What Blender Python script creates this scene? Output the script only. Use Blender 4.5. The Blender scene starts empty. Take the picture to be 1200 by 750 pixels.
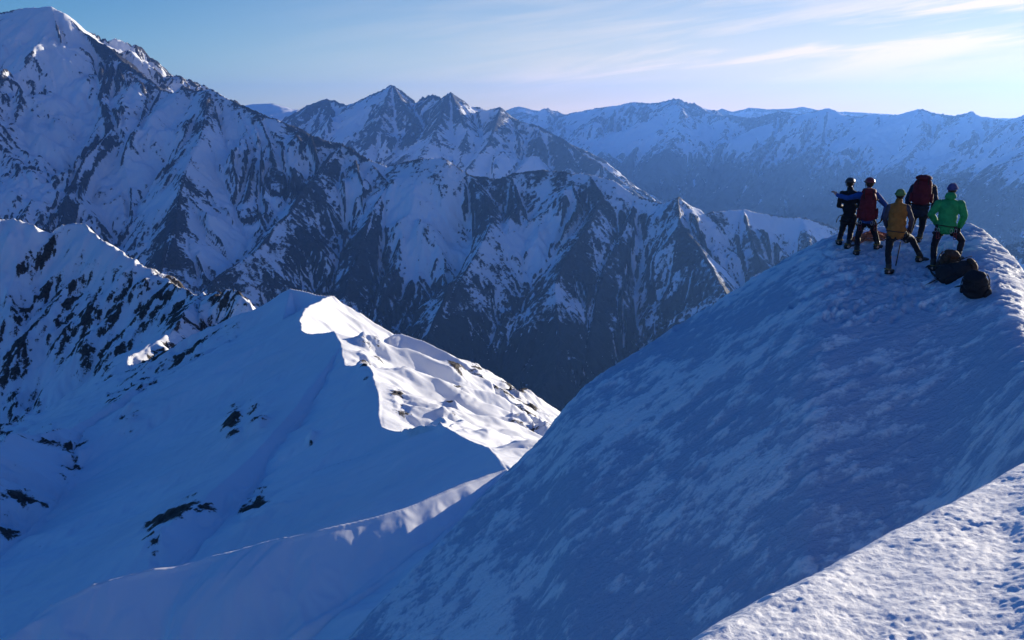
import bpy, bmesh, math, random
import numpy as np
from mathutils import Vector, Matrix, Euler, noise as mnoise

# ------------------------------------------------------------------ basics
QUALITY = 1.0                      # grid density of the terrain
F_PX, PITCH, W, H = 1082.0, math.radians(12.86), 1200.0, 750.0
SUN_AZ, SUN_EL = math.radians(48.0), math.radians(8.0)   # azimuth from +Y towards +X
VALLEY = -1550.0
f32 = np.float32
scene = bpy.context.scene
C = scene.collection
CP, SP = math.cos(PITCH), math.sin(PITCH)


def ray(px, py):
    """photo pixel -> azimuth (rad, from +Y to +X) and tangent of the elevation angle"""
    a, b = (px - W / 2) / F_PX, (H / 2 - py) / F_PX
    x, y, z = a, CP + b * SP, -SP + b * CP
    return math.atan2(x, y), z / math.hypot(x, y)


def at(px, py, D):
    az, te = ray(px, py)
    return (D * math.sin(az), D * math.cos(az), D * te)


# ------------------------------------------------------------------ noise
def _hash(ix, iy, seed):
    n = (ix.astype(np.int64) * 374761393 + iy.astype(np.int64) * 668265263 + seed * 974711) & 0xFFFFFFFF
    n = ((n ^ (n >> 13)) * 1274126177) & 0xFFFFFFFF
    n = ((n ^ (n >> 16)) * 2246822519) & 0xFFFFFFFF
    return (n ^ (n >> 15)) & 0xFFFFFFFF


def perlin(x, y, seed=0):
    x0, y0 = np.floor(x), np.floor(y)
    fx, fy = (x - x0).astype(f32), (y - y0).astype(f32)
    ix, iy = x0.astype(np.int64), y0.astype(np.int64)
    u = fx * fx * fx * (fx * (fx * 6 - 15) + 10)
    v = fy * fy * fy * (fy * (fy * 6 - 15) + 10)

    def g(i, j):
        a = (_hash(ix + i, iy + j, seed) & 0xFFFF).astype(f32) * f32(2 * math.pi / 65536)
        return np.cos(a) * (fx - i) + np.sin(a) * (fy - j)
    a = g(0, 0); b = g(1, 0); c = g(0, 1); d = g(1, 1)
    a = a + (b - a) * u
    c = c + (d - c) * u
    return (a + (c - a) * v) * f32(1.5)


def fbm(x, y, octv=4, seed=0, gain=0.5, lac=2.03, ridged=False):
    out = 0.0; amp = 1.0; tot = 0.0
    for o in range(octv):
        n = perlin(x, y, seed + o * 17)
        if ridged:
            n = 1 - 2 * np.abs(n)
        out = out + n * f32(amp)
        tot += amp
        amp *= gain
        x, y = x * lac + 13.7, y * lac + 7.3
    return out / f32(tot)


def sstep(a, b, x):
    t = np.clip((x - a) / (b - a), 0, 1)
    return t * t * (3 - 2 * t)


def erosion(X, Y, gx, gy, cell, amp, octv=5, gain=0.5, branch=1.0, seed=0, amask=1.0):
    """gullies and ribs that run down the fall line and branch; returns height"""
    h = np.zeros_like(X, dtype=f32)
    gx = gx.astype(f32).copy(); gy = gy.astype(f32).copy()
    TAU = f32(2 * math.pi)
    a = amp; c = cell
    for o in range(octv):
        gl = np.sqrt(gx * gx + gy * gy) + f32(1e-6)
        st = sstep(0.05, 0.35, gl).astype(f32)
        dx, dy = -gy / gl * f32(0.9), gx / gl * f32(0.9)
        px, py = X / c, Y / c
        ix, iy = np.floor(px), np.floor(py)
        fx, fy = (px - ix).astype(f32), (py - iy).astype(f32)
        ix = ix.astype(np.int64); iy = iy.astype(np.int64)
        va = np.zeros_like(h); vd = np.zeros_like(h); wt = np.zeros_like(h)
        for i in (-1, 0, 1):
            for j in (-1, 0, 1):
                hs = _hash(ix + i, iy + j, seed + o * 31)
                ox = (hs & 0xFFFF).astype(f32) / f32(65536)
                oy = ((hs >> 16) & 0xFFFF).astype(f32) / f32(65536)
                qx, qy = fx - i - ox, fy - j - oy
                w = np.exp(-(qx * qx + qy * qy) * f32(2.6))
                m = (qx * dx + qy * dy) * TAU
                va += np.cos(m) * w
                vd += np.sin(m) * w
                wt += w
        va /= wt; vd /= wt
        am = a * amask * st
        h += va * am
        k = -vd * TAU * f32(a / c * branch) * st
        gx += k * dx; gy += k * dy
        a *= gain; c *= 0.5
    return h


# ------------------------------------------------------------------ ridges
def ridge3d(pts):
    return [at(*p) for p in pts]


def smooth3d(pts, jit=0.0, seed=0):
    """the crest through the points as a rounded line, a little uneven"""
    P = [np.array(at(*p)) for p in pts]
    rnd = random.Random(seed)
    out = []
    for i in range(len(P) - 1):
        a, b, c, d = P[max(i - 1, 0)], P[i], P[i + 1], P[min(i + 2, len(P) - 1)]
        n = max(2, int(np.linalg.norm(c - b) / 3.0))
        for k in range(n):
            t = k / n
            m0, m1 = (c - a) * 0.35, (d - b) * 0.35
            t2, t3 = t * t, t * t * t
            q = (2 * t3 - 3 * t2 + 1) * b + (t3 - 2 * t2 + t) * m0 + (-2 * t3 + 3 * t2) * c + (t3 - t2) * m1
            out.append(tuple(q + np.array([rnd.gauss(0, jit), rnd.gauss(0, jit), rnd.gauss(0, jit * 0.5)])))
    out.append(tuple(P[-1]))
    return out


def spur(start, pix, k):
    """a rib that leaves the crest point start=(px,py,D) and descends at tangent k through the pixels"""
    P = at(*start)
    out = [P]
    kd = start[2]; zc = P[2]
    for (px, py) in pix:
        az, te = ray(px, py)
        D = (k * kd - zc) / (k - te)
        out.append((D * math.sin(az), D * math.cos(az), D * te))
    return out


def ridge_field(X, Y, ridges):
    """ridges: list of (points, slope near the crest, slope far, width). max of all flanks, with the distance to the winning crest"""
    best = np.full(X.shape, -1e9, f32); dist = np.full(X.shape, 1e9, f32)
    for rd in ridges:
        pts, s1, s2, wd = rd[:4]
        asym = len(rd) > 4
        for (a, b) in zip(pts[:-1], pts[1:]):
            vx, vy = b[0] - a[0], b[1] - a[1]
            L2 = vx * vx + vy * vy + 1e-9
            t = np.clip(((X - a[0]) * vx + (Y - a[1]) * vy) / f32(L2), 0, 1)
            d = np.hypot(X - a[0] - t * f32(vx), Y - a[1] - t * f32(vy))
            if asym:                                   # another slope on the right-hand flank
                side = (vx * (Y - a[1]) - vy * (X - a[0])) < 0
                e1, e2 = np.where(side, f32(rd[4]), f32(s1)), np.where(side, f32(rd[5]), f32(s2))
            else:
                e1, e2 = f32(s1), f32(s2)
            h = a[2] + t * f32(b[2] - a[2]) - (e2 * d + (e1 - e2) * wd * (1 - np.exp(-d / f32(wd))))
            m = h > best
            best = np.where(m, h, best)
            dist = np.where(m, d, dist)
    return best.astype(f32), dist.astype(f32)


def polar(az0, az1, r0, r1, daz, dlr):
    na = max(8, int((math.radians(az1 - az0)) / daz * QUALITY))
    nr = max(8, int(math.log(r1 / r0) / dlr * QUALITY))
    az = np.linspace(math.radians(az0), math.radians(az1), na)
    lr = np.linspace(math.log(r0), math.log(r1), nr)
    A, LR = np.meshgrid(az, lr)
    R = np.exp(LR)
    return az, lr, A, R, (R * np.sin(A)), (R * np.cos(A))


def grad(Hh, az, lr, A, R):
    dr = np.gradient(Hh, lr, axis=0) / R
    da = np.gradient(Hh, az, axis=1) / R
    s, c = np.sin(A), np.cos(A)
    return (dr * s + da * c).astype(f32), (dr * c - da * s).astype(f32)


def blur(a, n=1):
    for _ in range(n):
        p = np.pad(a, 1, mode='edge')
        a = (p[:-2, 1:-1] + p[2:, 1:-1] + p[1:-1, :-2] + p[1:-1, 2:] + 2 * a) / 6
    return a


def grid_mesh(name, X, Y, Z, mat, attrs, label=None):
    nr, na = Z.shape
    me = bpy.data.meshes.new(name)
    co = np.stack([X, Y, Z], -1).astype(f32).reshape(-1, 3)
    i = np.arange(nr * na, dtype=np.int32).reshape(nr, na)
    q = np.stack([i[:-1, :-1], i[:-1, 1:], i[1:, 1:], i[1:, :-1]], -1).reshape(-1, 4)
    me.vertices.add(len(co)); me.vertices.foreach_set('co', co.ravel())
    me.loops.add(q.size); me.loops.foreach_set('vertex_index', q.ravel())
    me.polygons.add(len(q))
    me.polygons.foreach_set('loop_start', np.arange(0, q.size, 4, dtype=np.int32))
    me.polygons.foreach_set('use_smooth', np.ones(len(q), bool))
    for k, v in attrs.items():
        at_ = me.attributes.new(k, 'FLOAT', 'POINT')
        at_.data.foreach_set('value', np.ascontiguousarray(v, dtype=f32).ravel())
    me.update(calc_edges=True)
    me.materials.append(mat)
    o = bpy.data.objects.new(name, me)
    C.objects.link(o)
    o['kind'] = 'structure'
    if label:
        o['label'] = label
    return o


def project(X, Y, Z):
    """photo pixel of world points (used to find where on the ground the photographed outcrops lie)"""
    fw = Y * CP - Z * SP
    up = Y * SP + Z * CP
    return W / 2 + F_PX * X / fw, H / 2 - F_PX * up / fw


# ------------------------------------------------------------------ node helpers
def new_mat(name):
    m = bpy.data.materials.new(name)
    m.use_nodes = True
    nt = m.node_tree
    for n in list(nt.nodes):
        nt.nodes.remove(n)
    out = nt.nodes.new('ShaderNodeOutputMaterial')
    b = nt.nodes.new('ShaderNodeBsdfPrincipled')
    nt.links.new(b.outputs[0], out.inputs['Surface'])
    return m, nt, b


def N(nt, typ, **kw):
    n = nt.nodes.new(typ)
    for k, v in kw.items():
        setattr(n, k, v)
    return n


def math_node(nt, op, a, b=None, c=None):
    n = nt.nodes.new('ShaderNodeMath'); n.operation = op
    for i, v in enumerate((a, b, c)):
        if v is None:
            continue
        if isinstance(v, (int, float)):
            n.inputs[i].default_value = v
        else:
            nt.links.new(v, n.inputs[i])
    return n.outputs[0]


def noise_tex(nt, vec, scale, detail=4, rough=0.55, dist=0.0):
    n = nt.nodes.new('ShaderNodeTexNoise')
    n.inputs['Scale'].default_value = scale
    n.inputs['Detail'].default_value = detail
    n.inputs['Roughness'].default_value = rough
    n.inputs['Distortion'].default_value = dist
    nt.links.new(vec, n.inputs['Vector'])
    return n.outputs['Fac']


def mixc(nt, fac, a, b):
    n = nt.nodes.new('ShaderNodeMix'); n.data_type = 'RGBA'
    if isinstance(fac, (int, float)):
        n.inputs[0].default_value = fac
    else:
        nt.links.new(fac, n.inputs[0])
    for i, v in ((6, a), (7, b)):
        if isinstance(v, tuple):
            n.inputs[i].default_value = (*v, 1)
        else:
            nt.links.new(v, n.inputs[i])
    return n.outputs[2]


def map_range(nt, v, a, b, c=0.0, d=1.0, smooth=True):
    n = nt.nodes.new('ShaderNodeMapRange')
    if smooth:
        n.interpolation_type = 'SMOOTHSTEP'
    nt.links.new(v, n.inputs[0])
    n.inputs[1].default_value = a; n.inputs[2].default_value = b
    n.inputs[3].default_value = c; n.inputs[4].default_value = d
    return n.outputs[0]


def bump(nt, h, strength, dist, normal=None):
    n = nt.nodes.new('ShaderNodeBump')
    n.inputs['Strength'].default_value = strength
    n.inputs['Distance'].default_value = dist
    nt.links.new(h, n.inputs['Height'])
    if normal is not None:
        nt.links.new(normal, n.inputs['Normal'])
    return n.outputs[0]


def terrain_material(name, unit, snow=(0.86, 0.88, 0.91), rock_a=(0.075, 0.07, 0.07), rock_b=(0.03, 0.03, 0.032), edge=0.12, bump_rock=0.6, scrub=None, speckle=0.7):
    """snow over rock: the 'rock' attribute says how bare the ground is; unit = metres of the finest detail"""
    m, nt, b = new_mat(name)
    geo = N(nt, 'ShaderNodeNewGeometry')
    att = N(nt, 'ShaderNodeAttribute', attribute_name='rock')
    pos = geo.outputs['Position']
    n1 = noise_tex(nt, pos, 1 / (unit * 6), 6, 0.65)
    n2 = noise_tex(nt, pos, 1 / (unit * 1.5), 4, 0.6)
    jit = math_node(nt, 'MULTIPLY_ADD', math_node(nt, 'SUBTRACT', n1, 0.5), 0.55, att.outputs['Fac'])
    jit = math_node(nt, 'MULTIPLY_ADD', math_node(nt, 'SUBTRACT', n2, 0.5), 0.75, jit)
    n4 = noise_tex(nt, pos, 1 / (unit * 0.55), 3, 0.6)
    jit = math_node(nt, 'MULTIPLY_ADD', math_node(nt, 'SUBTRACT', n4, 0.5), speckle, jit)
    mask = map_range(nt, jit, 0.5 - edge, 0.5 + edge)
    rockc = mixc(nt, map_range(nt, math_node(nt, 'MULTIPLY_ADD', n4, 0.5, math_node(nt, 'MULTIPLY', n2, 0.5)), 0.36, 0.64), rock_b, rock_a)
    if scrub is not None:
        sc = N(nt, 'ShaderNodeAttribute', attribute_name='scrub')
        rockc = mixc(nt, sc.outputs['Fac'], rockc, scrub)
    n3 = noise_tex(nt, pos, 1 / (unit * 25), 3, 0.5)
    snowc = mixc(nt, map_range(nt, n3, 0.3, 0.7), tuple(c * 0.93 for c in snow), snow)
    nt.links.new(mixc(nt, mask, snowc, rockc), b.inputs['Base Color'])
    b.inputs['Roughness'].default_value = 0.75
    b.inputs['Specular IOR Level'].default_value = 0.2
    hgt = math_node(nt, 'MULTIPLY', n1, mask)
    nt.links.new(bump(nt, hgt, bump_rock, unit * 4), b.inputs['Normal'])
    return m


# ------------------------------------------------------------------ far ranges
def mountains(name, win, res, ridges, cell, amp, mat, unit, snowline, seed, jag=1.0, floor=VALLEY, label=None, warp=1.0, crestjag=0.5, hi_thr=0.95, lo_thr=-0.55, top_snow=5000.0):
    az, lr, A, R, X, Y = polar(*win, *res)
    ws = cell * 0.35 * warp
    wx = fbm(X / cell * 0.8, Y / cell * 0.8, 3, seed + 1) * ws
    wy = fbm(X / cell * 0.8 + 31, Y / cell * 0.8 + 17, 3, seed + 2) * ws
    H1, d1 = ridge_field(X.astype(f32), Y.astype(f32), ridges)
    H0, d0 = ridge_field((X + wx).astype(f32), (Y + wy).astype(f32), ridges)
    near = np.exp(-(d1 / (cell * 0.35)) ** 2)
    Hh = H0 * (1 - near) + H1 * near
    Hh = np.maximum(Hh, floor - 60) + 0.0
    gx, gy = grad(blur(Hh, 6), az, lr, A, R)
    am = (0.25 + 0.75 * sstep(0.0, cell * 0.55, d1))
    am = am * sstep(floor - 40, floor + 200, Hh)
    fields = sstep(-0.25, 0.35, fbm(X / (cell * 1.1), Y / (cell * 1.1), 3, seed + 3))          # smooth snowfields against broken ground
    hold = sstep(snowline - 150, snowline + 150, Hh)
    am = am * (1 - hold * (1 - fields) * 0.62)
    E = erosion(X, Y, gx, gy, cell, amp, 6, 0.55, 1.0, seed, am.astype(f32))
    J = fbm(X / (cell * 0.22), Y / (cell * 0.22), 5, seed + 5, 0.55, ridged=True)
    J2 = fbm(X / (cell * 0.05), Y / (cell * 0.05), 3, seed + 6, 0.55, ridged=True)
    jf = sstep(floor - 40, floor + 300, Hh)
    Z = Hh + E - np.abs(am) * amp * 0.35 + (J * 0.15 * (crestjag + (1 - crestjag) * sstep(0, cell * 0.3, d1)) + J2 * 0.05) * amp * jag * jf
    gx, gy = grad(Z, az, lr, A, R)
    sl = np.hypot(gx, gy)
    gbx, gby = grad(blur(Z, 10), az, lr, A, R)
    slb = np.hypot(gbx, gby)
    zs = lambda q: (q - q.mean()) / (q.std() + 1e-6)
    lap = np.clip(zs(Z - blur(Z, 10)), -2.5, 2.5)       # ribs positive, gullies negative
    lap2 = np.clip(zs(Z - blur(Z, 3)), -2.5, 2.5)
    nz = fbm(X / (cell * 0.40), Y / (cell * 0.40), 5, seed + 9, 0.6)
    ew = fbm(X / (cell * 1.3), Y / (cell * 1.3), 2, seed + 10)
    low = sstep(snowline + 230, snowline - 230, Z + nz * 200 + ew * 150)
    crest = np.exp(-(d1 / (cell * 0.22)) ** 2)
    sc = 0.55 * np.clip(zs(sl), -2, 2.5) + 0.35 * zs(slb) + 0.60 * lap + 0.60 * lap2 + 0.6 * zs(nz) + 0.3 * zs(J)
    sc = zs(sc)
    thr = hi_thr * (1 - low) + lo_thr * low - 0.75 * crest + (1 - low) * ((0.5 - fields) * 1.1 + 0.5 * sstep(0.25, 0.8, d1 / cell) + 0.9 * sstep(top_snow, top_snow + 500, Z))
    rock = 0.5 + 0.42 * (sc - thr)
    return grid_mesh(name, X, Y, Z, mat, {'rock': np.clip(rock, 0, 1), 'scrub': low}, label), Z


# mid range, from the big snow peak on the left to behind the climbers
crest_pts = [(-330, 70, 7800), (-200, 40, 7500), (-80, 30, 7300), (0, 15, 7200), (30, 10, 7100), (60, 8, 7000), (75, 15, 6950), (100, 40, 6800),
             (130, 60, 6650), (150, 75, 6500), (190, 105, 6250), (205, 111, 6150), (215, 101, 6100), (228, 107, 6080),
             (245, 104, 6000), (270, 118, 5900), (300, 131, 5750), (350, 150, 5600), (400, 170, 5450), (430, 187, 5350),
             (455, 196, 5300), (490, 187, 5200), (520, 186, 5150), (550, 205, 5100), (575, 209, 5100), (600, 203, 5100),
             (640, 200, 5100), (690, 206, 5050), (720, 213, 5000), (745, 231, 4950), (775, 238, 4900), (795, 231, 4850),
             (815, 256, 4850), (835, 250, 4900), (870, 245, 5000), (900, 252, 5050), (940, 256, 5100), (975, 267, 5150),
             (1040, 300, 5200), (1120, 340, 5300), (1250, 400, 5400)]
F_RIDGES = [(ridge3d(crest_pts), 0.80, 0.58, 350.0)]
for st, pix, k in [
    ((60, 8, 7000), [(75, 60), (60, 110), (40, 150)], 0.72),
    ((0, 15, 7200), [(10, 80), (-20, 130), (-60, 200)], 0.6),
    ((130, 60, 6650), [(118, 105), (130, 150), (100, 185), (80, 225), (70, 265)], 0.55),
    ((190, 105, 6250), [(165, 150), (160, 190), (150, 250)], 0.60),
    ((245, 104, 6000), [(238, 150), (225, 180), (212, 215), (205, 255), (190, 310), (180, 345)], 0.50),
    ((300, 131, 5750), [(315, 165), (322, 195)], 0.6),
    ((400, 170, 5450), [(375, 200), (352, 225), (338, 250), (300, 295), (250, 330)], 0.47),
    ((430, 187, 5350), [(455, 215), (440, 240), (425, 280), (410, 315), (395, 370)], 0.50),
    ((455, 196, 5300), [(462, 215), (440, 225)], 0.5),
    ((550, 205, 5100), [(571, 232), (575, 258), (562, 290), (535, 330), (512, 370), (490, 420)], 0.45),
    ((690, 206, 5050), [(705, 230), (690, 265), (665, 300), (650, 340), (655, 395), (650, 430)], 0.47),
    ((745, 231, 4950), [(735, 262), (715, 300), (700, 345), (690, 400)], 0.5),
    ((795, 231, 4850), [(798, 262), (820, 290), (835, 315), (850, 345), (830, 400)], 0.47),
    ((600, 203, 5100), [(605, 235), (595, 262)], 0.55),
    ((870, 245, 5000), [(880, 280), (890, 310), (880, 360)], 0.45),
    ((940, 256, 5100), [(950, 290), (960, 330)], 0.45),
    ((275, 118, 5900), [(300, 180), (290, 230)], 0.58),
]:
    F_RIDGES.append((spur(st, pix, k), 0.95, 0.72, 220.0))

G_RIDGES = [
    (ridge3d([(240, 150, 12800), (290, 152, 12500), (330, 148, 12200), (345, 134, 12100), (362, 124, 12000), (385, 116, 12000), (405, 123, 11800), (420, 119, 11600),
              (440, 109, 11400), (452, 104, 11300), (459, 99, 11250), (470, 106, 11200), (484, 122, 11200), (496, 114, 11100), (507, 110, 11000),
              (518, 117, 10900), (527, 107, 10800), (540, 118, 10750), (556, 131, 10700), (572, 129, 10600), (586, 125, 10500), (600, 139, 10400),
              (632, 148, 10200), (660, 165, 9900), (678, 178, 9700), (706, 193, 9500), (722, 207, 9300), (745, 226, 9100), (790, 260, 8800)]), 0.85, 0.5, 500.0)]
for st, pix, k in [
    ((459, 99, 11250), [(440, 150), (420, 190)], 0.5), ((459, 99, 11250), [(485, 140), (470, 180), (440, 205)], 0.5),
    ((527, 107, 10800), [(510, 150), (490, 190)], 0.45), ((527, 107, 10800), [(548, 150), (540, 190)], 0.5),
    ((586, 125, 10500), [(575, 165), (545, 200)], 0.45), ((632, 148, 10200), [(625, 180), (600, 205)], 0.45),
    ((660, 165, 9900), [(668, 190), (650, 215)], 0.45), ((706, 193, 9500), [(700, 220)], 0.4),
    ((385, 116, 12000), [(395, 150), (380, 175)], 0.5), ((345, 134, 12100), [(340, 165)], 0.5)]:
    G_RIDGES.append((spur(st, pix, k), 0.8, 0.55, 300.0))

S_RIDGES = [(ridge3d([(180, 150, 16500), (270, 130, 16000), (296, 122, 15800), (318, 121, 15600), (335, 128, 15500), (352, 129, 15500), (372, 126, 15400),
                      (420, 140, 15300), (520, 150, 15000), (600, 160, 15000)]), 0.18, 0.42, 900.0)]

H_RIDGES = [
    (ridge3d([(540, 150, 21000), (590, 137, 20500), (612, 131, 20500), (622, 134, 20300), (640, 127, 20000), (652, 135, 19800), (678, 131, 19500), (700, 127, 19200), (722, 124, 19000),
              (745, 119, 18800), (760, 121, 18500), (782, 118, 18300), (797, 116, 18100), (812, 121, 18000), (828, 131, 17800), (850, 136, 17500),
              (885, 137, 17200), (910, 131, 17000), (935, 133, 16700), (958, 130, 16500), (970, 127, 16400), (985, 134, 16200), (1005, 137, 16000),
              (1030, 133, 15700), (1048, 136, 15500), (1070, 130, 15300), (1078, 128, 15200), (1092, 132, 15100), (1120, 136, 15000), (1138, 130, 14800),
              (1150, 137, 14500), (1180, 142, 14200), (1200, 135, 14000), (1240, 128, 13800), (1320, 120, 13400), (1420, 110, 13000)]), 0.62, 0.40, 500.0)]
for st, pix, k in [
    ((722, 124, 19000), [(715, 150), (690, 180), (660, 200)], 0.36), ((797, 116, 18100), [(800, 150), (770, 190), (740, 230)], 0.35),
    ((850, 136, 17500), [(850, 165), (830, 200)], 0.36), ((910, 131, 17000), [(905, 160), (870, 200), (840, 230)], 0.35),
    ((970, 127, 16400), [(965, 165), (930, 200), (900, 240)], 0.35), ((1030, 133, 15700), [(1030, 165), (990, 200), (960, 240)], 0.35),
    ((1078, 128, 15200), [(1085, 160), (1050, 200), (1020, 240)], 0.35), ((1138, 130, 14800), [(1140, 165), (1110, 195), (1080, 235)], 0.36),
    ((760, 121, 18500), [(755, 160), (730, 195)], 0.36), ((1000, 137, 16000), [(1000, 170), (965, 215)], 0.36)]:
    H_RIDGES.append((spur(st, pix, k), 0.6, 0.45, 400.0))
T_RIDGES = [(ridge3d([(1330, 130, 10200), (1260, 150, 9900), (1200, 178, 9600), (1172, 199, 9500), (1149, 217, 9400), (1134, 238, 9300), (1110, 270, 9200), (1060, 330, 9000)]), 0.6, 0.5, 300.0)]
U_RIDGES = [(ridge3d([(1340, 262, 4700), (1260, 272, 4600), (1215, 281, 4500), (1190, 286, 4450), (1172, 290, 4400), (1150, 305, 4300), (1110, 335, 4200)]), 0.7, 0.5, 200.0)]
I_RIDGES = [(ridge3d([(200, 150, 26000), (420, 140, 26000), (590, 130, 25350), (608, 124, 25350), (622, 128, 25350), (655, 134, 25350), (700, 134, 24700), (800, 136, 24050), (832, 133, 24050), (846, 127, 24050), (858, 131, 24050), (878, 126, 24050), (900, 128, 24050),
                      (930, 127, 24050), (942, 125, 24050), (955, 129, 24050), (990, 131, 24700), (1015, 132, 24700), (1055, 134, 25350), (1100, 133, 26000), (1130, 136, 26000), (1165, 138, 26000),
                      (1210, 137, 26000), (1300, 130, 26000), (1400, 134, 26000)]), 0.55, 0.4, 1200.0)]

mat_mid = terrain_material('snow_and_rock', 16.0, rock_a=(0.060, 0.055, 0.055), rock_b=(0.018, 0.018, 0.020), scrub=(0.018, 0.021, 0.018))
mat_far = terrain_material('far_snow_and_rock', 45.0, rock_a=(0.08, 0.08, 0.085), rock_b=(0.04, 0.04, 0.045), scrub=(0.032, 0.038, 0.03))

mountains('mountain_range', (-46, 36, 3000, 9800), (0.00125, 0.0014), F_RIDGES, 620.0, 95.0, mat_mid, 14.0, -890.0, 3, crestjag=0.6, hi_thr=0.80, lo_thr=-0.72, top_snow=100.0)
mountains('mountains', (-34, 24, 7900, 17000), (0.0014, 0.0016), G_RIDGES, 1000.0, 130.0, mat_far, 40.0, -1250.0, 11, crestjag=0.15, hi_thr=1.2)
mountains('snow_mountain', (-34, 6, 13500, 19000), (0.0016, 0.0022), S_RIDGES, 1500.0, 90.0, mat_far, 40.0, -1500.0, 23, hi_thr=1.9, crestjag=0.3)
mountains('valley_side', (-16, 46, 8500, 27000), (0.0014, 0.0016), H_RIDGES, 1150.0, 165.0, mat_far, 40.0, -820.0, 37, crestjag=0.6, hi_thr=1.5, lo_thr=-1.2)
mountains('valley_spur', (14, 46, 7500, 12500), (0.0018, 0.002), T_RIDGES, 1000.0, 110.0, mat_far, 40.0, -620.0, 41, lo_thr=-1.2)
mountains('lower_mountain', (18, 46, 3200, 6500), (0.0018, 0.002), U_RIDGES, 700.0, 80.0, mat_mid, 16.0, -1100.0, 43)
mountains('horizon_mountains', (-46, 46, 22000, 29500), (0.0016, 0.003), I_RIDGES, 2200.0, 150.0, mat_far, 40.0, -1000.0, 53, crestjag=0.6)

# valley floor, one sheet to the horizon
gm, nt, b = new_mat('valley_floor_forest')
geo = N(nt, 'ShaderNodeNewGeometry')
n1 = noise_tex(nt, geo.outputs['Position'], 1 / 900.0, 6, 0.6)
nt.links.new(mixc(nt, map_range(nt, n1, 0.42, 0.66), (0.035, 0.045, 0.03), (0.16, 0.15, 0.125)), b.inputs['Base Color'])
b.inputs['Roughness'].default_value = 0.95
bm = bmesh.new()
bmesh.ops.create_circle(bm, cap_ends=True, segments=96, radius=30000)
bmesh.ops.translate(bm, verts=bm.verts, vec=(0, 0, VALLEY))
me = bpy.data.meshes.new('valley_floor'); bm.to_mesh(me); bm.free(); me.materials.append(gm)
o = bpy.data.objects.new('valley_floor', me); C.objects.link(o); o['kind'] = 'structure'

# ------------------------------------------------------------------ the snow ridge and the rocky ridge on the left
C1 = [(660, 640, 70), (630, 590, 88), (594, 546, 108), (573, 519, 122), (552, 511, 130), (518, 496, 140), (496, 505, 150), (449, 500, 160), (443, 461, 178), (432, 428, 205), (405, 428, 214),
      (400, 405, 232), (391, 388, 246)]
C1T = [(391, 388, 246), (360, 391, 256), (352, 380, 268), (357, 362, 292), (388, 346, 335)]
C1P = [(388, 346, 335), (372, 344, 340), (341, 338, 348), (325, 347, 356), (300, 376, 372), (270, 402, 385)]
C2 = [(388, 346, 335), (410, 368, 336), (432, 393, 334), (448, 391, 330), (470, 389, 326), (496, 397, 318), (522, 409, 304), (552, 428, 282), (580, 450, 258), (606, 472, 236), (630, 490, 214), (650, 503, 198), (672, 525, 186)]
RL = [(-260, 330, 640), (-120, 262, 640), (0, 254, 620), (22, 256, 610), (32, 258, 606), (45, 266, 600), (60, 268, 600), (78, 258, 600), (95, 259, 595), (112, 272, 580), (130, 284, 565), (160, 303, 545), (182, 317, 530), (205, 330, 510), (235, 341, 490),
      (262, 340, 470), (275, 338, 460), (288, 350, 450), (302, 364, 440), (318, 385, 430), (340, 420, 415)]
RB = [(-160, 560, 235), (-60, 535, 245), (0, 517, 258), (18, 508, 264), (40, 512, 268), (57, 505, 270), (84, 503, 275), (105, 490, 282), (141, 465, 292), (176, 450, 305), (230, 420, 322), (280, 390, 337)]
EE = [(-140, 800, 95), (-40, 775, 95), (22, 748, 95), (75, 706, 95), (112, 684, 95), (148, 673, 95), (182, 667, 95), (222, 659, 95), (272, 646, 94.5), (322, 631, 94), (372, 621, 93.5), (470, 596, 97), (594, 546, 108)]
P3_RIDGES = [
    (smooth3d(C1, 0.07, 1), 0.62, 0.42, 20.0, 0.32, 0.54),
    (smooth3d(C1T, 0.22, 8), 0.62, 0.42, 20.0, 0.85, 0.85),
    (smooth3d(C1P, 0.4, 2), 0.65, 0.5, 30.0, 1.0, 0.9),
    (smooth3d(C2[:5], 0.12, 3), 0.62, 0.85, 25.0, 0.5, 0.75),
    (smooth3d(C2[4:], 0.12, 9), 0.68, 0.85, 20.0, 0.22, 0.5),
    (smooth3d(RL, 0.9, 4), 1.3, 1.1, 60.0, 0.85, 0.62),
    (smooth3d(RB, 0.5, 5), 0.95, 0.9, 12.0, 0.6, 0.45),
    (smooth3d(EE, 0.0, 6), 0.85, 0.8, 10.0, 0.34, 0.46),
]
for pts, s1, s2, wd in [
    ([(235, 341, 490), (215, 365, 455), (200, 385, 430), (150, 415, 400)], 0.8, 0.7, 12),
    ([(341, 338, 348), (330, 380, 318), (318, 420, 292), (305, 470, 262), (297, 500, 243)], 0.6, 0.5, 12),
    ([(400, 405, 232), (352, 470, 200), (300, 530, 178), (240, 585, 160), (190, 625, 148)], 0.5, 0.55, 14)]:
    P3_RIDGES.append((ridge3d(pts), s1, s2, float(wd)) if pts[0][0] != 341 else (ridge3d(pts), 1.0, 0.95, float(wd), s1, s2))

az, lr, A, R, X, Y = polar(-46, 12, 34, 1400, 0.00125, 0.0024)
wx = fbm(X / 40, Y / 40, 3, 71) * 5 * np.clip(R / 300, 0.3, 2)
wy = fbm(X / 40 + 9, Y / 40 + 5, 3, 72) * 5 * np.clip(R / 300, 0.3, 2)
H1, d1 = ridge_field(X.astype(f32), Y.astype(f32), P3_RIDGES)
H0, d0 = ridge_field((X + wx).astype(f32), (Y + wy).astype(f32), P3_RIDGES)
nr_ = np.exp(-(d1 / 8.0) ** 2)
HP = H0 * (1 - nr_) + H1 * nr_
HP = HP - np.clip(34 - R, 0, 99) * 0
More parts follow.
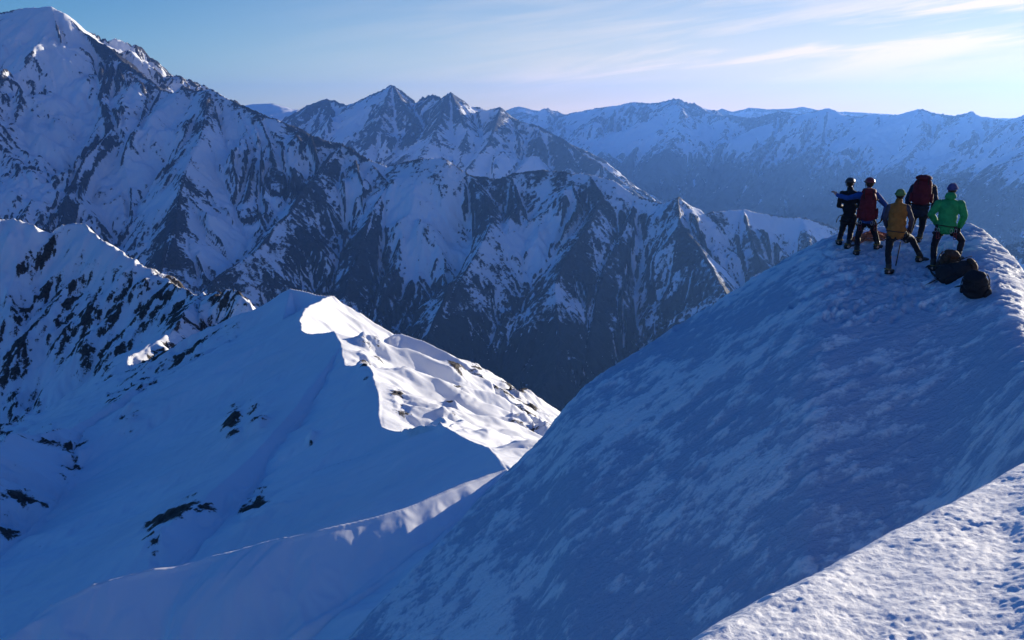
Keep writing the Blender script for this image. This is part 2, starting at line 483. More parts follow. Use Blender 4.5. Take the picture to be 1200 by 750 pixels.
# soften the hollows, keep the crests
sm = blur(HP, 14)
keep = np.exp(-(d1 / 6.0) ** 2)
HP = HP * keep + np.where(sm > HP, sm, 0.7 * sm + 0.3 * HP) * (1 - keep)
nb = sstep(135, 105, R) * sstep(2.0, 7.0, d1)
HP = HP * (1 - nb) + blur(HP, 40) * nb
gx, gy = grad(blur(HP, 8), az, lr, A, R)
px_, py_ = project(X, Y, HP)


def blob(cx, cy, rx, ry, rot=0.0):
    c, s = math.cos(math.radians(rot)), math.sin(math.radians(rot))
    rx, ry = rx * 1.4, ry * 1.4
    u = ((px_ - cx) * c + (py_ - cy) * s) / rx
    v = (-(px_ - cx) * s + (py_ - cy) * c) / ry
    return np.exp(-(u * u + v * v))


rk = np.zeros_like(HP)
for bl in [(95, 375, 38, 38, 0), (128, 385, 14, 45, 10), (20, 400, 18, 45, 20), (22, 475, 16, 26, 20), (20, 605, 34, 22, -20), (85, 535, 12, 26, 15), (60, 515, 16, 10, 0), (15, 515, 14, 8, 0),
           (185, 632, 14, 22, 20), (210, 605, 24, 9, -40), (240, 600, 12, 14, 0), (297, 592, 18, 12, -60), (275, 590, 6, 12, 20), (302, 492, 10, 16, 0), (272, 500, 8, 16, 20),
           (190, 420, 60, 12, -35), (240, 395, 50, 12, -40), (165, 445, 40, 12, -35), (45, 300, 28, 10, -40), (180, 350, 40, 22, 0), (130, 470, 8, 8, 0), (205, 365, 20, 14, 0),
           (365, 515, 4, 8, 0), (265, 345, 30, 14, 10), (70, 345, 30, 18, 0), (150, 490, 10, 14, 0), (5, 560, 14, 12, 0),
           (560, 435, 12, 10, 40), (535, 445, 8, 16, -30), (590, 460, 14, 10, 40), (615, 480, 14, 14, 30), (635, 500, 12, 10, 30), (520, 490, 6, 10, 0), (530, 480, 8, 12, 0),
           (440, 410, 14, 5, 40), (425, 400, 8, 4, 40), (470, 470, 8, 16, -20), (428, 435, 6, 16, -15)]:
    rk = np.maximum(rk, blob(*bl))
ridge_n = fbm(X / 9 * 1.0, Y / 9, 5, 81, 0.55, ridged=True)
fine = fbm(X / 3.2, Y / 3.2, 4, 82)
left = sstep(-60, -160, X) * sstep(330, 420, R)
E3 = erosion(X, Y, gx, gy, 60.0, 5.0, 5, 0.5, 1.0, 83, ((0.15 + 0.85 * left) * (0.2 + 0.8 * sstep(0, 20, d1))).astype(f32))
E4 = erosion(X, Y, gx, gy, 16.0, 1.3, 4, 0.5, 1.0, 85, (0.25 + 0.75 * sstep(0, 8, d1)).astype(f32))
lit = np.clip(blob(540, 455, 86, 43, 40) * 1.5, 0, 1)
E5 = erosion(X, Y, gx, gy, 34.0, 2.6, 3, 0.5, 1.0, 87, (lit * sstep(1, 12, d1)).astype(f32)) - lit * 0.9
drift = fbm(X / 26 + Y / 60, Y / 22 - X / 70, 4, 91) * 1.1
Z3 = HP + E5 + E3 - 2 * left + E4 * (0.50 + 0.75 * np.clip(rk + 0.4 * left, 0, 1)) + drift * 0.75 * (0.25 + 0.75 * sstep(98, 125, R)) * sstep(2, 20, d1) + ridge_n * (0.06 + 1.2 * rk + 0.6 * left) + fine * (0.05 + 0.3 * rk)
Z3 -= sstep(700, 1300, R) * 500 + sstep(12, 30, np.degrees(A)) * 60
gx, gy = grad(Z3, az, lr, A, R)
sl = np.hypot(gx, gy)
lap = np.clip((Z3 - blur(Z3, 6)) / 0.5, -1.5, 1.5)
nz = fbm(X / 14, Y / 14, 4, 95)
zs = lambda q: (q - q.mean()) / (q.std() + 1e-6)
stre = zs(erosion(X, Y, *grad(blur(HP, 20), az, lr, A, R), 13.0, 1.0, 4, 0.65, 0.8, 98)) * 0.22 + zs(fbm(X / 6, Y / 6, 4, 99, 0.6)) * 0.12
rock3 = rk * (0.40 + 0.12 * left) + (0.10 + 0.10 * left) * sstep(0.8, 1.5, sl) * (0.3 + rk + left) + 0.12 * lap * (rk + 0.5 * left) + 1.4 * stre * (rk + 0.16 * left) + 0.35 * nz * (rk + 0.3 * left) - 0.06 * left - 0.02
mat_ridge = terrain_material('ridge_snow_and_rock', 1.1, snow=(0.88, 0.89, 0.91), rock_a=(0.10, 0.085, 0.07), rock_b=(0.028, 0.026, 0.026), edge=0.09)
grid_mesh('snow_ridge_terrain', X, Y, Z3, mat_ridge, {'rock': np.clip(rock3, 0, 1)})

# ------------------------------------------------------------------ the summit dome the climbers stand on
DOME = [(250, 930, 15.5), (330, 840, 17.3), (410, 752, 18.8), (450, 706, 19.3), (520, 634, 20.1), (580, 568, 20.9), (640, 509, 21.5), (668, 472, 21.9), (700, 443, 22.3), (760, 404, 22.8), (830, 360, 23.3),
        (900, 316, 23.8), (945, 290, 24.1), (970, 277, 24.3), (1000, 270, 24.5), (1040, 265.5, 24.6), (1075, 263, 24.6), (1110, 262, 24.5), (1138, 264, 24.1), (1160, 275, 23.5), (1180, 294, 22.7),
        (1200, 319, 21.8), (1230, 366, 20.2), (1270, 440, 18), (1330, 560, 16)]
_da = np.array([ray(p[0], p[1])[0] for p in DOME]); _dz = np.array([at(*p)[2] for p in DOME]); _dr = np.array([p[2] for p in DOME])


def _cubic(x, xs, ys):
    m = np.gradient(ys, xs)
    i = np.clip(np.searchsorted(xs, x) - 1, 0, len(xs) - 2)
    h = xs[i + 1] - xs[i]
    t = (np.clip(x, xs[0], xs[-1]) - xs[i]) / h
    t2, t3 = t * t, t * t * t
    return (2 * t3 - 3 * t2 + 1) * ys[i] + (t3 - 2 * t2 + t) * h * m[i] + (-2 * t3 + 3 * t2) * ys[i + 1] + (t3 - t2) * h * m[i + 1]


def dome_base(A, R):
    rc, zc = _cubic(A, _da, _dr), _cubic(A, _da, _dz)
    x = rc - R
    pk = _cubic(np.array([ray(1110, 262)[0]]), _da, _dz)[0]
    zc0 = zc
    zc = zc + np.where(A > ray(1110, 262)[0], (pk - zc) * 0.85 * sstep(0.5, 6.0, x), 0.0)
    face = zc - 0.13 * x - 0.019 * x * x
    flat = zc - 0.13 * 9 - 0.019 * 81 - 0.42 * (x - 9)
    face = np.where(x > 9, flat, face)
    xb = np.maximum(-x, 0)
    back = zc0 - 0.25 * xb - 0.35 * xb * xb / (1 + 0.16 * xb)
    return np.where(x >= 0, face, back), x


def dome_detail(X, Y):
    u, v = X * 0.99 + Y * 0.12, -X * 0.12 + Y * 0.99
    s1 = fbm(u / 1.5, v / 0.45, 4, 201) * 0.07
    s2 = fbm(u / 0.30, v / 0.12, 3, 203) * 0.018
    s3 = fbm(X / 5, Y / 5, 3, 205) * 0.06
    k = 1 - 0.6 * sstep(math.radians(23), math.radians(30), np.arctan2(X, Y))
    return (s1 + s2) * k + s3, s1, s2


def dome_z(x, y):
    a, r = np.array([math.atan2(x, y)]), np.array([math.hypot(x, y)])
    b, _ = dome_base(a, r)
    d, _, _ = dome_detail(np.array([x]), np.array([y]))
    return float(b[0] + d[0])


def dome_hit(px, py):
    """where the photo's line of sight meets the near side of the dome"""
    a, te = ray(px, py)
    lo = None
    for r in np.arange(9.0, 26.0, 0.02):
        x, y = r * math.sin(a), r * math.cos(a)
        if dome_z(x, y) >= r * te:
            lo = (x, y)
            break
    return lo


az, lr, A, R, X, Y = polar(-30, 44, 6.5, 44, 0.0015, 0.0021)
B, xx = dome_base(A, R)
dt, s1, s2 = dome_detail(X, Y)
rim = np.exp(-(xx / 0.5) ** 2)
crust = fbm(X / 0.28, Y / 0.28, 3, 207) * 0.09 + fbm(X / 1.1, Y / 1.1, 2, 209) * 0.05
crust *= 0.35 + 0.65 * sstep(24, 10, np.degrees(A))
ZD = B + dt + rim * crust
u_, v_ = X * 0.99 + Y * 0.12, -X * 0.12 + Y * 0.99
pt = fbm(u_ / 0.62, v_ / 0.36, 6, 211, 0.72) * 1.9 + fbm(X / 3.0, Y / 3.0, 2, 213) * 0.9 + 2.0 * s1
frost = sstep(-0.30, 0.62, pt)
ZD = ZD + 0.035 * frost + 0.012 * frost * fbm(u_ / 0.16, v_ / 0.09, 2, 215)
rnd = random.Random(77)
for _ in range(150):                                   # boot prints kicked into the crust round the group
    h_ = ray(rnd.gauss(1050, 48), 300)[0]
    rr = rnd.uniform(19.2, 23.6); x0, y0 = rr * math.sin(h_), rr * math.cos(h_); yaw = rnd.uniform(-0.8, 0.8) - h_
    m_ = (np.abs(X - x0) < 0.5) & (np.abs(Y - y0) < 0.5)
    dx, dy = X[m_] - x0, Y[m_] - y0
    q = ((dx * math.cos(yaw) + dy * math.sin(yaw)) / 0.065) ** 2 + ((-dx * math.sin(yaw) + dy * math.cos(yaw)) / 0.15) ** 2
    ZD[m_] += -0.045 * np.exp(-q * q) + 0.018 * np.exp(-((np.sqrt(q) - 1.5) / 0.4) ** 2)
dm, nt, b = new_mat('wind_crusted_snow')
geo = N(nt, 'ShaderNodeNewGeometry'); att = N(nt, 'ShaderNodeAttribute', attribute_name='frost')
pos = geo.outputs['Position']
mp = N(nt, 'ShaderNodeMapping'); mp.inputs['Rotation'].default_value = (0, 0, math.radians(-7)); mp.inputs['Scale'].default_value = (1, 1.9, 1.5)
nt.links.new(pos, mp.inputs['Vector'])
n1 = noise_tex(nt, mp.outputs[0], 4.0, 6, 0.65, 0.3)
n2 = noise_tex(nt, pos, 22.0, 4, 0.6)
fr = math_node(nt, 'MULTIPLY_ADD', math_node(nt, 'SUBTRACT', n1, 0.5), 1.25, att.outputs['Fac'])
fr = math_node(nt, 'MULTIPLY_ADD', math_node(nt, 'SUBTRACT', n2, 0.5), 0.5, fr)
col = mixc(nt, map_range(nt, fr, 0.0, 0.95), (0.53, 0.60, 0.71), (0.98, 0.98, 0.982))     # wind-polished ice / rime
nt.links.new(col, b.inputs['Base Color'])
nt.links.new(map_range(nt, fr, 0.2, 0.9, 0.6, 0.85), b.inputs['Roughness'])
b.inputs['Specular IOR Level'].default_value = 0.12
nt.links.new(bump(nt, n2, 0.5, 0.03, bump(nt, n1, 0.7, 0.10)), b.inputs['Normal'])
grid_mesh('summit_snow_dome', X, Y, ZD, dm, {'frost': np.clip(frost, 0, 1)})

# ------------------------------------------------------------------ the sunlit snow the photographer stands on
NEAR = [(560, 900, 2.2), (700, 840, 2.5), (780, 790, 2.8), (830, 751, 3.05), (880, 722, 3.35), (960, 679, 3.85), (1040, 632, 4.55), (1120, 590, 5.3), (1200, 546, 6.3), (1260, 508, 7.0), (1330, 462, 7.8), (1500, 380, 9.0), (1800, 300, 10.5), (2400, 300, 10.0)]
_na = np.array([ray(p[0], p[1])[0] for p in NEAR]); _nz = np.array([at(*p)[2] for p in NEAR]); _nr = np.array([p[2] for p in NEAR])
az, lr, A, R, X, Y = polar(-40, 62, 0.35, 13, 0.0015, 0.0026)
rc, zc = _cubic(A, _na, _nr), _cubic(A, _na, _nz)
x = rc - R
z_in = -1.66 + (zc + 1.66) * np.clip(R / rc, 0, 1) ** 1.3
xb = np.maximum(-x, 0)
z_out = zc - 0.25 * xb - 0.75 * xb * xb / (1 + 0.5 * xb)
ZN = np.where(x >= 0, z_in, z_out)
u, v = X * 0.86 + Y * 0.5, -X * 0.5 + Y * 0.86
pm = sstep(-0.35, 0.35, fbm(X / 0.7, Y / 0.7, 3, 309))
sast = fbm(u / 0.40, v / 0.17, 3, 301) * 0.010 + fbm(u / 0.13, v / 0.060, 3, 303) * 0.010 * (0.8 + 0.3 * pm) + fbm(X / 1.5, Y / 1.5, 3, 305) * 0.05 + np.abs(fbm(u / 1.1, v / 0.36, 3, 313)) * 0.022
ZN = ZN + sast + fbm(u / 0.05, v / 0.032, 3, 311) * 0.0055 * (0.7 + 0.5 * pm)
nm, nt, b = new_mat('sunlit_crust_snow')
geo = N(nt, 'ShaderNodeNewGeometry')
n1 = noise_tex(nt, geo.outputs['Position'], 45.0, 6, 0.6)
n2 = noise_tex(nt, geo.outputs['Position'], 260.0, 3, 0.6)
nt.links.new(mixc(nt, map_range(nt, n1, 0.3, 0.7), (0.86, 0.875, 0.90), (0.91, 0.915, 0.92)), b.inputs['Base Color'])
b.inputs['Roughness'].default_value = 0.7; b.inputs['Specular IOR Level'].default_value = 0.25
nt.links.new(bump(nt, n2, 0.35, 0.004, bump(nt, n1, 0.5, 0.012)), b.inputs['Normal'])
grid_mesh('foreground_snow', X, Y, ZN, nm, {})

# ------------------------------------------------------------------ sky, sun, haze, camera
world = bpy.data.worlds.new('World'); scene.world = world; world.use_nodes = True
nt = world.node_tree
for n in list(nt.nodes):
    nt.nodes.remove(n)
wo = N(nt, 'ShaderNodeOutputWorld'); bg = N(nt, 'ShaderNodeBackground')
sky = N(nt, 'ShaderNodeTexSky', sky_type='NISHITA')
sky.sun_disc = False; sky.sun_elevation = SUN_EL; sky.sun_rotation = SUN_AZ
sky.altitude = 3000; sky.air_density = 1.0; sky.dust_density = 0.6; sky.ozone_density = 4.5
tc = N(nt, 'ShaderNodeTexCoord'); sep = N(nt, 'ShaderNodeSeparateXYZ')
nt.links.new(tc.outputs['Generated'], sep.inputs[0])
azn = math_node(nt, 'ARCTAN2', sep.outputs[0], sep.outputs[1])
eln = math_node(nt, 'ARCSINE', sep.outputs[2])
tilt = math_node(nt, 'MULTIPLY_ADD', azn, -0.13, eln)
cv = N(nt, 'ShaderNodeCombineXYZ')
nt.links.new(math_node(nt, 'MULTIPLY', azn, 4.0), cv.inputs[0]); nt.links.new(math_node(nt, 'MULTIPLY', tilt, 42.0), cv.inputs[1])
c1 = noise_tex(nt, cv.outputs[0], 1.0, 7, 0.58, 0.4)
cv2 = N(nt, 'ShaderNodeCombineXYZ')
nt.links.new(math_node(nt, 'MULTIPLY', azn, 2.2), cv2.inputs[0]); nt.links.new(math_node(nt, 'MULTIPLY', tilt, 14.0), cv2.inputs[1])
c2 = noise_tex(nt, cv2.outputs[0], 1.0, 3, 0.5)
cl = map_range(nt, math_node(nt, 'MULTIPLY_ADD', c2, 0.5, c1), 0.64, 0.90)
bn = math_node(nt, 'DIVIDE', math_node(nt, 'SUBTRACT', tilt, 0.022), 0.022)
band = math_node(nt, 'POWER', 2.718, math_node(nt, 'MULTIPLY', math_node(nt, 'MULTIPLY', bn, bn), -1.0))
band = math_node(nt, 'MULTIPLY', band, map_range(nt, azn, -0.12, 0.25))
wide = math_node(nt, 'MULTIPLY', math_node(nt, 'MULTIPLY', map_range(nt, azn, -0.35, 0.45), map_range(nt, eln, 0.20, 0.08)), 0.28)
cl = math_node(nt, 'MULTIPLY', cl, math_node(nt, 'ADD', band, wide))
cl = math_node(nt, 'MINIMUM', math_node(nt, 'MULTIPLY', cl, 1.5), 0.9)
hsv = N(nt, 'ShaderNodeHueSaturation'); hsv.inputs['Saturation'].default_value = 1.10
nt.links.new(sky.outputs[0], hsv.inputs['Color'])
low = math_node(nt, 'POWER', 2.718, math_node(nt, 'MULTIPLY', math_node(nt, 'MAXIMUM', eln, 0.0), -11.0))
sunward = map_range(nt, azn, -0.55, 0.36, 0.10, 0.90)
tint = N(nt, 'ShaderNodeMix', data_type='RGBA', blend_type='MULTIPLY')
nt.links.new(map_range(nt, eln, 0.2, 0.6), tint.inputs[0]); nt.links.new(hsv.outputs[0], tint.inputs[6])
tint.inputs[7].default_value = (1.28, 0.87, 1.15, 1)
tint2 = N(nt, 'ShaderNodeMix', data_type='RGBA', blend_type='MULTIPLY')
nt.links.new(map_range(nt, eln, 0.34, 0.16), tint2.inputs[0]); nt.links.new(tint.outputs[2], tint2.inputs[6])
tint2.inputs[7].default_value = (0.86, 1.0, 0.90, 1)
pale = mixc(nt, math_node(nt, 'MULTIPLY', low, sunward), tint2.outputs[2], (9.3, 6.2, 3.3))
skyc = mixc(nt, math_node(nt, 'MULTIPLY', cl, 0.75), pale, (8.8, 6.9, 5.2))
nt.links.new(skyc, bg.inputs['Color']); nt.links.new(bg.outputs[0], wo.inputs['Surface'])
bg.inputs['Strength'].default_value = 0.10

sd = bpy.data.lights.new('sun', 'SUN'); sd.energy = 5.0; sd.angle = math.radians(0.5); sd.color = (1.0, 0.89, 0.71)
so = bpy.data.objects.new('sun', sd); C.objects.link(so)
sv = Vector((math.sin(SUN_AZ) * math.cos(SUN_EL), math.cos(SUN_AZ) * math.cos(SUN_EL), math.sin(SUN_EL)))
so.rotation_euler = sv.to_track_quat('Z', 'Y').to_euler(); so.location = sv * 50

hz = bpy.data.materials.new('haze'); hz.use_nodes = True
nt = hz.node_tree
for n in list(nt.nodes):
    nt.nodes.remove(n)
ho = N(nt, 'ShaderNodeOutputMaterial'); pv = N(nt, 'ShaderNodeVolumePrincipled')
pv.inputs['Color'].default_value = (0.16, 0.39, 1.0, 1); pv.inputs['Density'].default_value = 2.7e-5; pv.inputs['Anisotropy'].default_value = 0.5
nt.links.new(pv.outputs[0], ho.inputs['Volume'])
bm = bmesh.new()
bmesh.ops.create_cube(bm, size=1.0)
lo_z, hi_z = VALLEY - 120, 790.0
bmesh.ops.scale(bm, verts=bm.verts, vec=(64000, 64000, hi_z - lo_z))
bmesh.ops.translate(bm, verts=bm.verts, vec=(0, 0, (hi_z + lo_z) / 2))
me = bpy.data.meshes.new('haze'); bm.to_mesh(me); bm.free(); me.materials.append(hz)
o = bpy.data.objects.new('haze', me); C.objects.link(o); o['kind'] = 'stuff'

cd = bpy.data.cameras.new('camera'); cam = bpy.data.objects.new('camera', cd); C.objects.link(cam)
cd.sensor_fit = 'HORIZONTAL'; cd.sensor_width = 36.0; cd.lens = 36.0 * F_PX / W
cd.clip_start = 0.1; cd.clip_end = 300000
cam.location = (0, 0, 0); cam.rotation_euler = (math.pi / 2 - PITCH, 0, 0)
scene.camera = cam

vs = scene.view_settings
vs.view_transform = 'Standard'; vs.look = 'None'; vs.gamma = 1.0; vs.exposure = 0.70
cy = scene.cycles
cy.use_denoising = True
cy.max_bounces = 5; cy.diffuse_bounces = 3; cy.volume_bounces = 1; cy.transparent_max_bounces = 8

# ------------------------------------------------------------------ climbers and gear
class MB:
    """collects closed shapes into one mesh"""
    def __init__(self):
        self.v, self.f = [], []

    def add(self, vs, fs):
        n = len(self.v)
        self.v += [Vector(p) for p in vs]
        self.f += [tuple(i + n for i in q) for q in fs]
        return self

    def rings(self, rings, cap=True):
        n = len(rings[0]); vs = [p for r in rings for p in r]; fs = []
        for i in range(len(rings) - 1):
            for j in range(n):
                k = (j + 1) % n
                fs.append((i * n + j, i * n + k, (i + 1) * n + k, (i + 1) * n + j))
        if cap:
            fs.append(tuple(range(n))[::-1]); fs.append(tuple((len(rings) - 1) * n + j for j in range(n)))
        return self.add(vs, fs)

    def ball(self, c, r, rot=None, seg=16):
        """ellipsoid; r a number or three radii"""
        r = (r, r, r) if isinstance(r, (int, float)) else r
        c = Vector(c); M = rot.to_matrix() if rot is not None else Matrix.Identity(3)
        rings = []
        for i in range(1, seg // 2):
            t = math.pi * i / (seg // 2)
            rings.append([c + M @ Vector((r[0] * math.sin(t) * math.cos(2 * math.pi * j / seg), r[1] * math.sin(t) * math.sin(2 * math.pi * j / seg), -r[2] * math.cos(t))) for j in range(seg)])
        return self.rings(rings)

    def limb(self, a, b, ra, rb, seg=12):
        """tapered capsule"""
        a, b = Vector(a), Vector(b); d = (b - a)
        L = max(d.length, 1e-5); d /= L
        q = d.to_track_quat('Z', 'Y').to_matrix(); rings = []
        prof = [(-math.sin(t), math.cos(t), 0) for t in (1.35, 0.9, 0.45, 0)] + [(math.sin(t), math.cos(t), 1) for t in (0, 0.45, 0.9, 1.35)]
        for (o, w, e) in prof:
            r = rb if e else ra
            c = (b if e else a) + d * (o * r)
            rings.append([c + q @ Vector((w * r * math.cos(2 * math.pi * j / seg), w * r * math.sin(2 * math.pi * j / seg), 0)) for j in range(seg)])
        return self.rings(rings)

    def chain(self, pts, rs):
        for a, b, ra, rb in zip(pts[:-1], pts[1:], rs[:-1], rs[1:]):
            self.limb(a, b, ra, rb)
        return self

    def tube(self, pts, r, seg=8, flat=1.0):
        pts = [Vector(p) for p in pts]; rings = []
        n = Vector((0, 0, 1))
        for i, p in enumerate(pts):
            d = (pts[min(i + 1, len(pts) - 1)] - pts[max(i - 1, 0)]).normalized()
            n = (n - d * n.dot(d))
            if n.length < 1e-3:
                n = d.orthogonal()
            n.normalize(); m = d.cross(n)
            rr = r[i] if isinstance(r, (list, tuple)) else r
            rings.append([p + (n * (math.cos(2 * math.pi * j / seg) * rr * flat) + m * (math.sin(2 * math.pi * j / seg) * rr)) for j in range(seg)])
        return self.rings(rings)

    def box(self, c, s, rot=None, taper=1.0, bev=0.2, seg=3):
        """rounded box; taper scales the top"""
        bm = bmesh.new(); bmesh.ops.create_cube(bm, size=1.0)
        bmesh.ops.bevel(bm, geom=bm.edges[:], offset=bev, segments=seg, profile=0.5, affect='EDGES')
        M = rot.to_matrix() if rot is not None else Matrix.Identity(3)
        vs = []
        for v in bm.verts:
            k = 1 + (taper - 1) * (v.co.z + 0.5)
            vs.append(Vector(c) + M @ Vector((v.co.x * s[0] * k, v.co.y * s[1] * k, v.co.z * s[2])))
        bm.verts.index_update()
        fs = [tuple(v.index for v in f.verts) for f in bm.faces]
        bm.free()
        return self.add(vs, fs)

    def build(self, name, mat, parent=None, voxel=None, smooth=2, wrinkle=0.0, wscale=14.0, seed=0):
        me = bpy.data.meshes.new(name)
        me.from_pydata([tuple(v) for v in self.v], [], self.f)
        bm = bmesh.new(); bm.from_mesh(me); bmesh.ops.recalc_face_normals(bm, faces=bm.faces); bm.to_mesh(me); bm.free()
        o = bpy.data.objects.new(name, me); C.objects.link(o)
        if voxel:
            md = o.modifiers.new('r', 'REMESH'); md.mode = 'VOXEL'; md.voxel_size = voxel; md.use_smooth_shade = True
            if smooth:
                ms = o.modifiers.new('s', 'SMOOTH'); ms.factor = 0.5; ms.iterations = smooth
            dg = bpy.context.evaluated_depsgraph_get()
            m2 = bpy.data.meshes.new_from_object(o.evaluated_get(dg))
            o.modifiers.clear(); o.data = m2; bpy.data.meshes.remove(me); me = m2; me.name = name
        if wrinkle:
            n = len(me.vertices)
            co = np.empty(n * 3, f32); no = np.empty(n * 3, f32)
            me.vertices.foreach_get('co', co); me.vertices.foreach_get('normal', no)
            co = co.reshape(-1, 3); no = no.reshape(-1, 3)
            w = perlin(co[:, 0] * wscale + co[:, 2] * wscale * 0.4, co[:, 2] * wscale + co[:, 1] * wscale * 0.7, 900 + seed)
            w = w + 0.5 * perlin(co[:, 0] * wscale * 2.3 - co[:, 1] * wscale, co[:, 2] * wscale * 2.1, 950 + seed)
            co += no * (w * wrinkle)[:, None].astype(f32)
            me.vertices.foreach_set('co', co.ravel()); me.update()
        me.polygons.foreach_set('use_smooth', np.ones(len(me.polygons), bool))
        me.materials.clear(); me.materials.append(mat)
        if parent is not None:
            o.parent = parent
        return o


def cloth(name, col, rough=0.75, weave=260.0, var=0.18, spec=0.25):
    m, nt, b = new_mat(name)
    t = N(nt, 'ShaderNodeTexCoord')
    n1 = noise_tex(nt, t.outputs['Object'], 9.0, 4, 0.6)
    n2 = noise_tex(nt, t.outputs['Object'], weave, 2, 0.5)
    lo = tuple(max(0.0, c * (1 - var)) for c in col); hi = tuple(min(1.0, c * (1 + var)) for c in col)
    nt.links.new(mixc(nt, map_range(nt, n1, 0.3, 0.7), lo, hi), b.inputs['Base Color'])
    b.inputs['Roughness'].default_value = rough; b.inputs['Specular IOR Level'].default_value = spec
    nt.links.new(bump(nt, n2, 0.25, 0.002), b.inputs['Normal'])
    return m


MT = dict(
    black=cloth('black_softshell', (0.014, 0.015, 0.019)), navy=cloth('navy_cloth', (0.016, 0.022, 0.045)), blue=cloth('blue_shell', (0.02, 0.075, 0.27)),
    trouser=cloth('dark_trouser_cloth', (0.012, 0.014, 0.022)), red=cloth('dark_red_pack_cloth', (0.15, 0.016, 0.024)), maroon=cloth('maroon_pack_cloth', (0.12, 0.014, 0.024)),
    orange=cloth('tan_orange_cloth', (0.30, 0.115, 0.025)), greyp=cloth('slate_sleeve_cloth', (0.055, 0.05, 0.075)), green=cloth('green_shell', (0.018, 0.25, 0.085)),
    lime=cloth('green_knit', (0.12, 0.22, 0.08), 0.9, 120), violet=cloth('blue_violet_knit', (0.06, 0.07, 0.20), 0.9, 120), yellow=cloth('mustard_cloth', (0.38, 0.27, 0.05)),
    pack=cloth('charcoal_pack_cloth', (0.022, 0.022, 0.026)), brown=cloth('brown_pack_cloth', (0.075, 0.04, 0.026)), grey=cloth('grey_strap_webbing', (0.16, 0.16, 0.19)),
    boot=cloth('boot_leather', (0.022, 0.018, 0.016), 0.5, 90, 0.3, 0.5), sole=cloth('boot_rubber', (0.012, 0.012, 0.012), 0.8), bootc=cloth('ochre_boot_trim', (0.25, 0.17, 0.05)),
    helmet_dark=cloth('dark_helmet_shell', (0.05, 0.045, 0.042), 0.3, 40, 0.05, 0.5), helmet_red=cloth('red_helmet_shell', (0.18, 0.025, 0.025), 0.3, 40, 0.05, 0.5),
    skin=cloth('skin', (0.50, 0.29, 0.21), 0.55, 300, 0.08, 0.4), hair=cloth('brown_hair', (0.035, 0.022, 0.014), 0.6, 150, 0.4), glove=cloth('dark_glove', (0.02, 0.018, 0.018)),
    rope=cloth('orange_rope_sheath', (0.50, 0.17, 0.10), 0.85, 60, 0.3), sling=cloth('red_sling', (0.20, 0.035, 0.04)), eye=cloth('eye', (0.03, 0.025, 0.02), 0.2, 20, 0.1, 0.5),
)
steel, nt, b = new_mat('worn_steel')
t = N(nt, 'ShaderNodeTexCoord')
nt.links.new(mixc(nt, noise_tex(nt, t.outputs['Object'], 60, 4), (0.32, 0.33, 0.35), (0.55, 0.56, 0.58)), b.inputs['Base Color'])
b.inputs['Metallic'].default_value = 0.9; b.inputs['Roughness'].default_value = 0.38
MT['steel'] = steel


def thing(name, label, cat, loc, rz=0.0, group=None):
    o = bpy.data.objects.new(name, None); C.objects.link(o)
    o.empty_display_size = 0.3
    o.location = loc; o.rotation_euler = (0, 0, rz)
    o['label'] = label; o['category'] = cat
    if group:
        o['group'] = group
    return o


def hand(mb, wrist, d, n, side, k=1.0, curl=0.5):
    """palm, four fingers of two bones and a thumb; d = direction of the hand, n = palm normal, side = +1/-1 towards the thumb"""
    d = Vector(d).normalized(); n = Vector(n); n = (n - d * n.dot(d)).normalized(); s = d.cross(n) * side
    w = Vector(wrist)
    rot = Matrix((s, n, d)).transposed().to_quaternion()
    mb.ball(w + d * 0.052 * k, (0.042 * k, 0.017 * k, 0.055 * k), rot)
    for i, (off, L) in enumerate(((0.030, 0.072), (0.010, 0.082), (-0.011, 0.076), (-0.031, 0.058))):
        a = w + d * 0.092 * k + s * off * k
        b1 = a + (d * math.cos(curl * 0.7) + n * math.sin(curl * 0.7) + s * off * 1.2).normalized() * L * 0.52 * k
        c1 = b1 + (d * math.cos(curl * 1.8) + n * math.sin(curl * 1.8) + s * off * 1.2).normalized() * L * 0.50 * k
        mb.chain([a - d * 0.02 * k, a, b1, c1], [0.0095 * k, 0.0095 * k, 0.0088 * k, 0.0075 * k])
    a = w + d * 0.028 * k + s * 0.034 * k
    b1 = a + (d * 0.75 + s * 0.62 + n * 0.25).normalized() * 0.042 * k
    c1 = b1 + (d * 0.95 + s * 0.15 + n * 0.35).normalized() * 0.034 * k
    mb.chain([a, b1, c1], [0.0125 * k, 0.0105 * k, 0.0085 * k])


def head(mb, c, q):
    """skull, jaw, nose, ears, lips and brow; +Y of q is the way the face looks"""
    M = q.to_matrix(); c = Vector(c)
    P = lambda x, y, z: c + M @ Vector((x, y, z))
    mb.ball(P(0, -0.012, 0.02), (0.075, 0.096, 0.098), q)
    mb.ball(P(0, 0.028, -0.045), (0.056, 0.062, 0.066), q)
    mb.ball(P(0, 0.068, -0.092), (0.026, 0.020, 0.018), q)
    mb.chain([P(0, 0.088, 0.012), P(0, 0.107, -0.022), P(0, 0.098, -0.030)], [0.010, 0.014, 0.013])
    for s in (-1, 1):
        mb.ball(P(s * 0.078, -0.006, -0.010), (0.010, 0.020, 0.031), q)
        mb.ball(P(s * 0.034, 0.072, -0.020), (0.022, 0.018, 0.016), q)
        mb.ball(P(s * 0.032, 0.080, 0.026), (0.028, 0.014, 0.010), q)
    mb.ball(P(0, 0.086, -0.056), (0.024, 0.010, 0.007), q)
    mb.ball(P(0, 0.085, -0.067), (0.021, 0.010, 0.007), q)


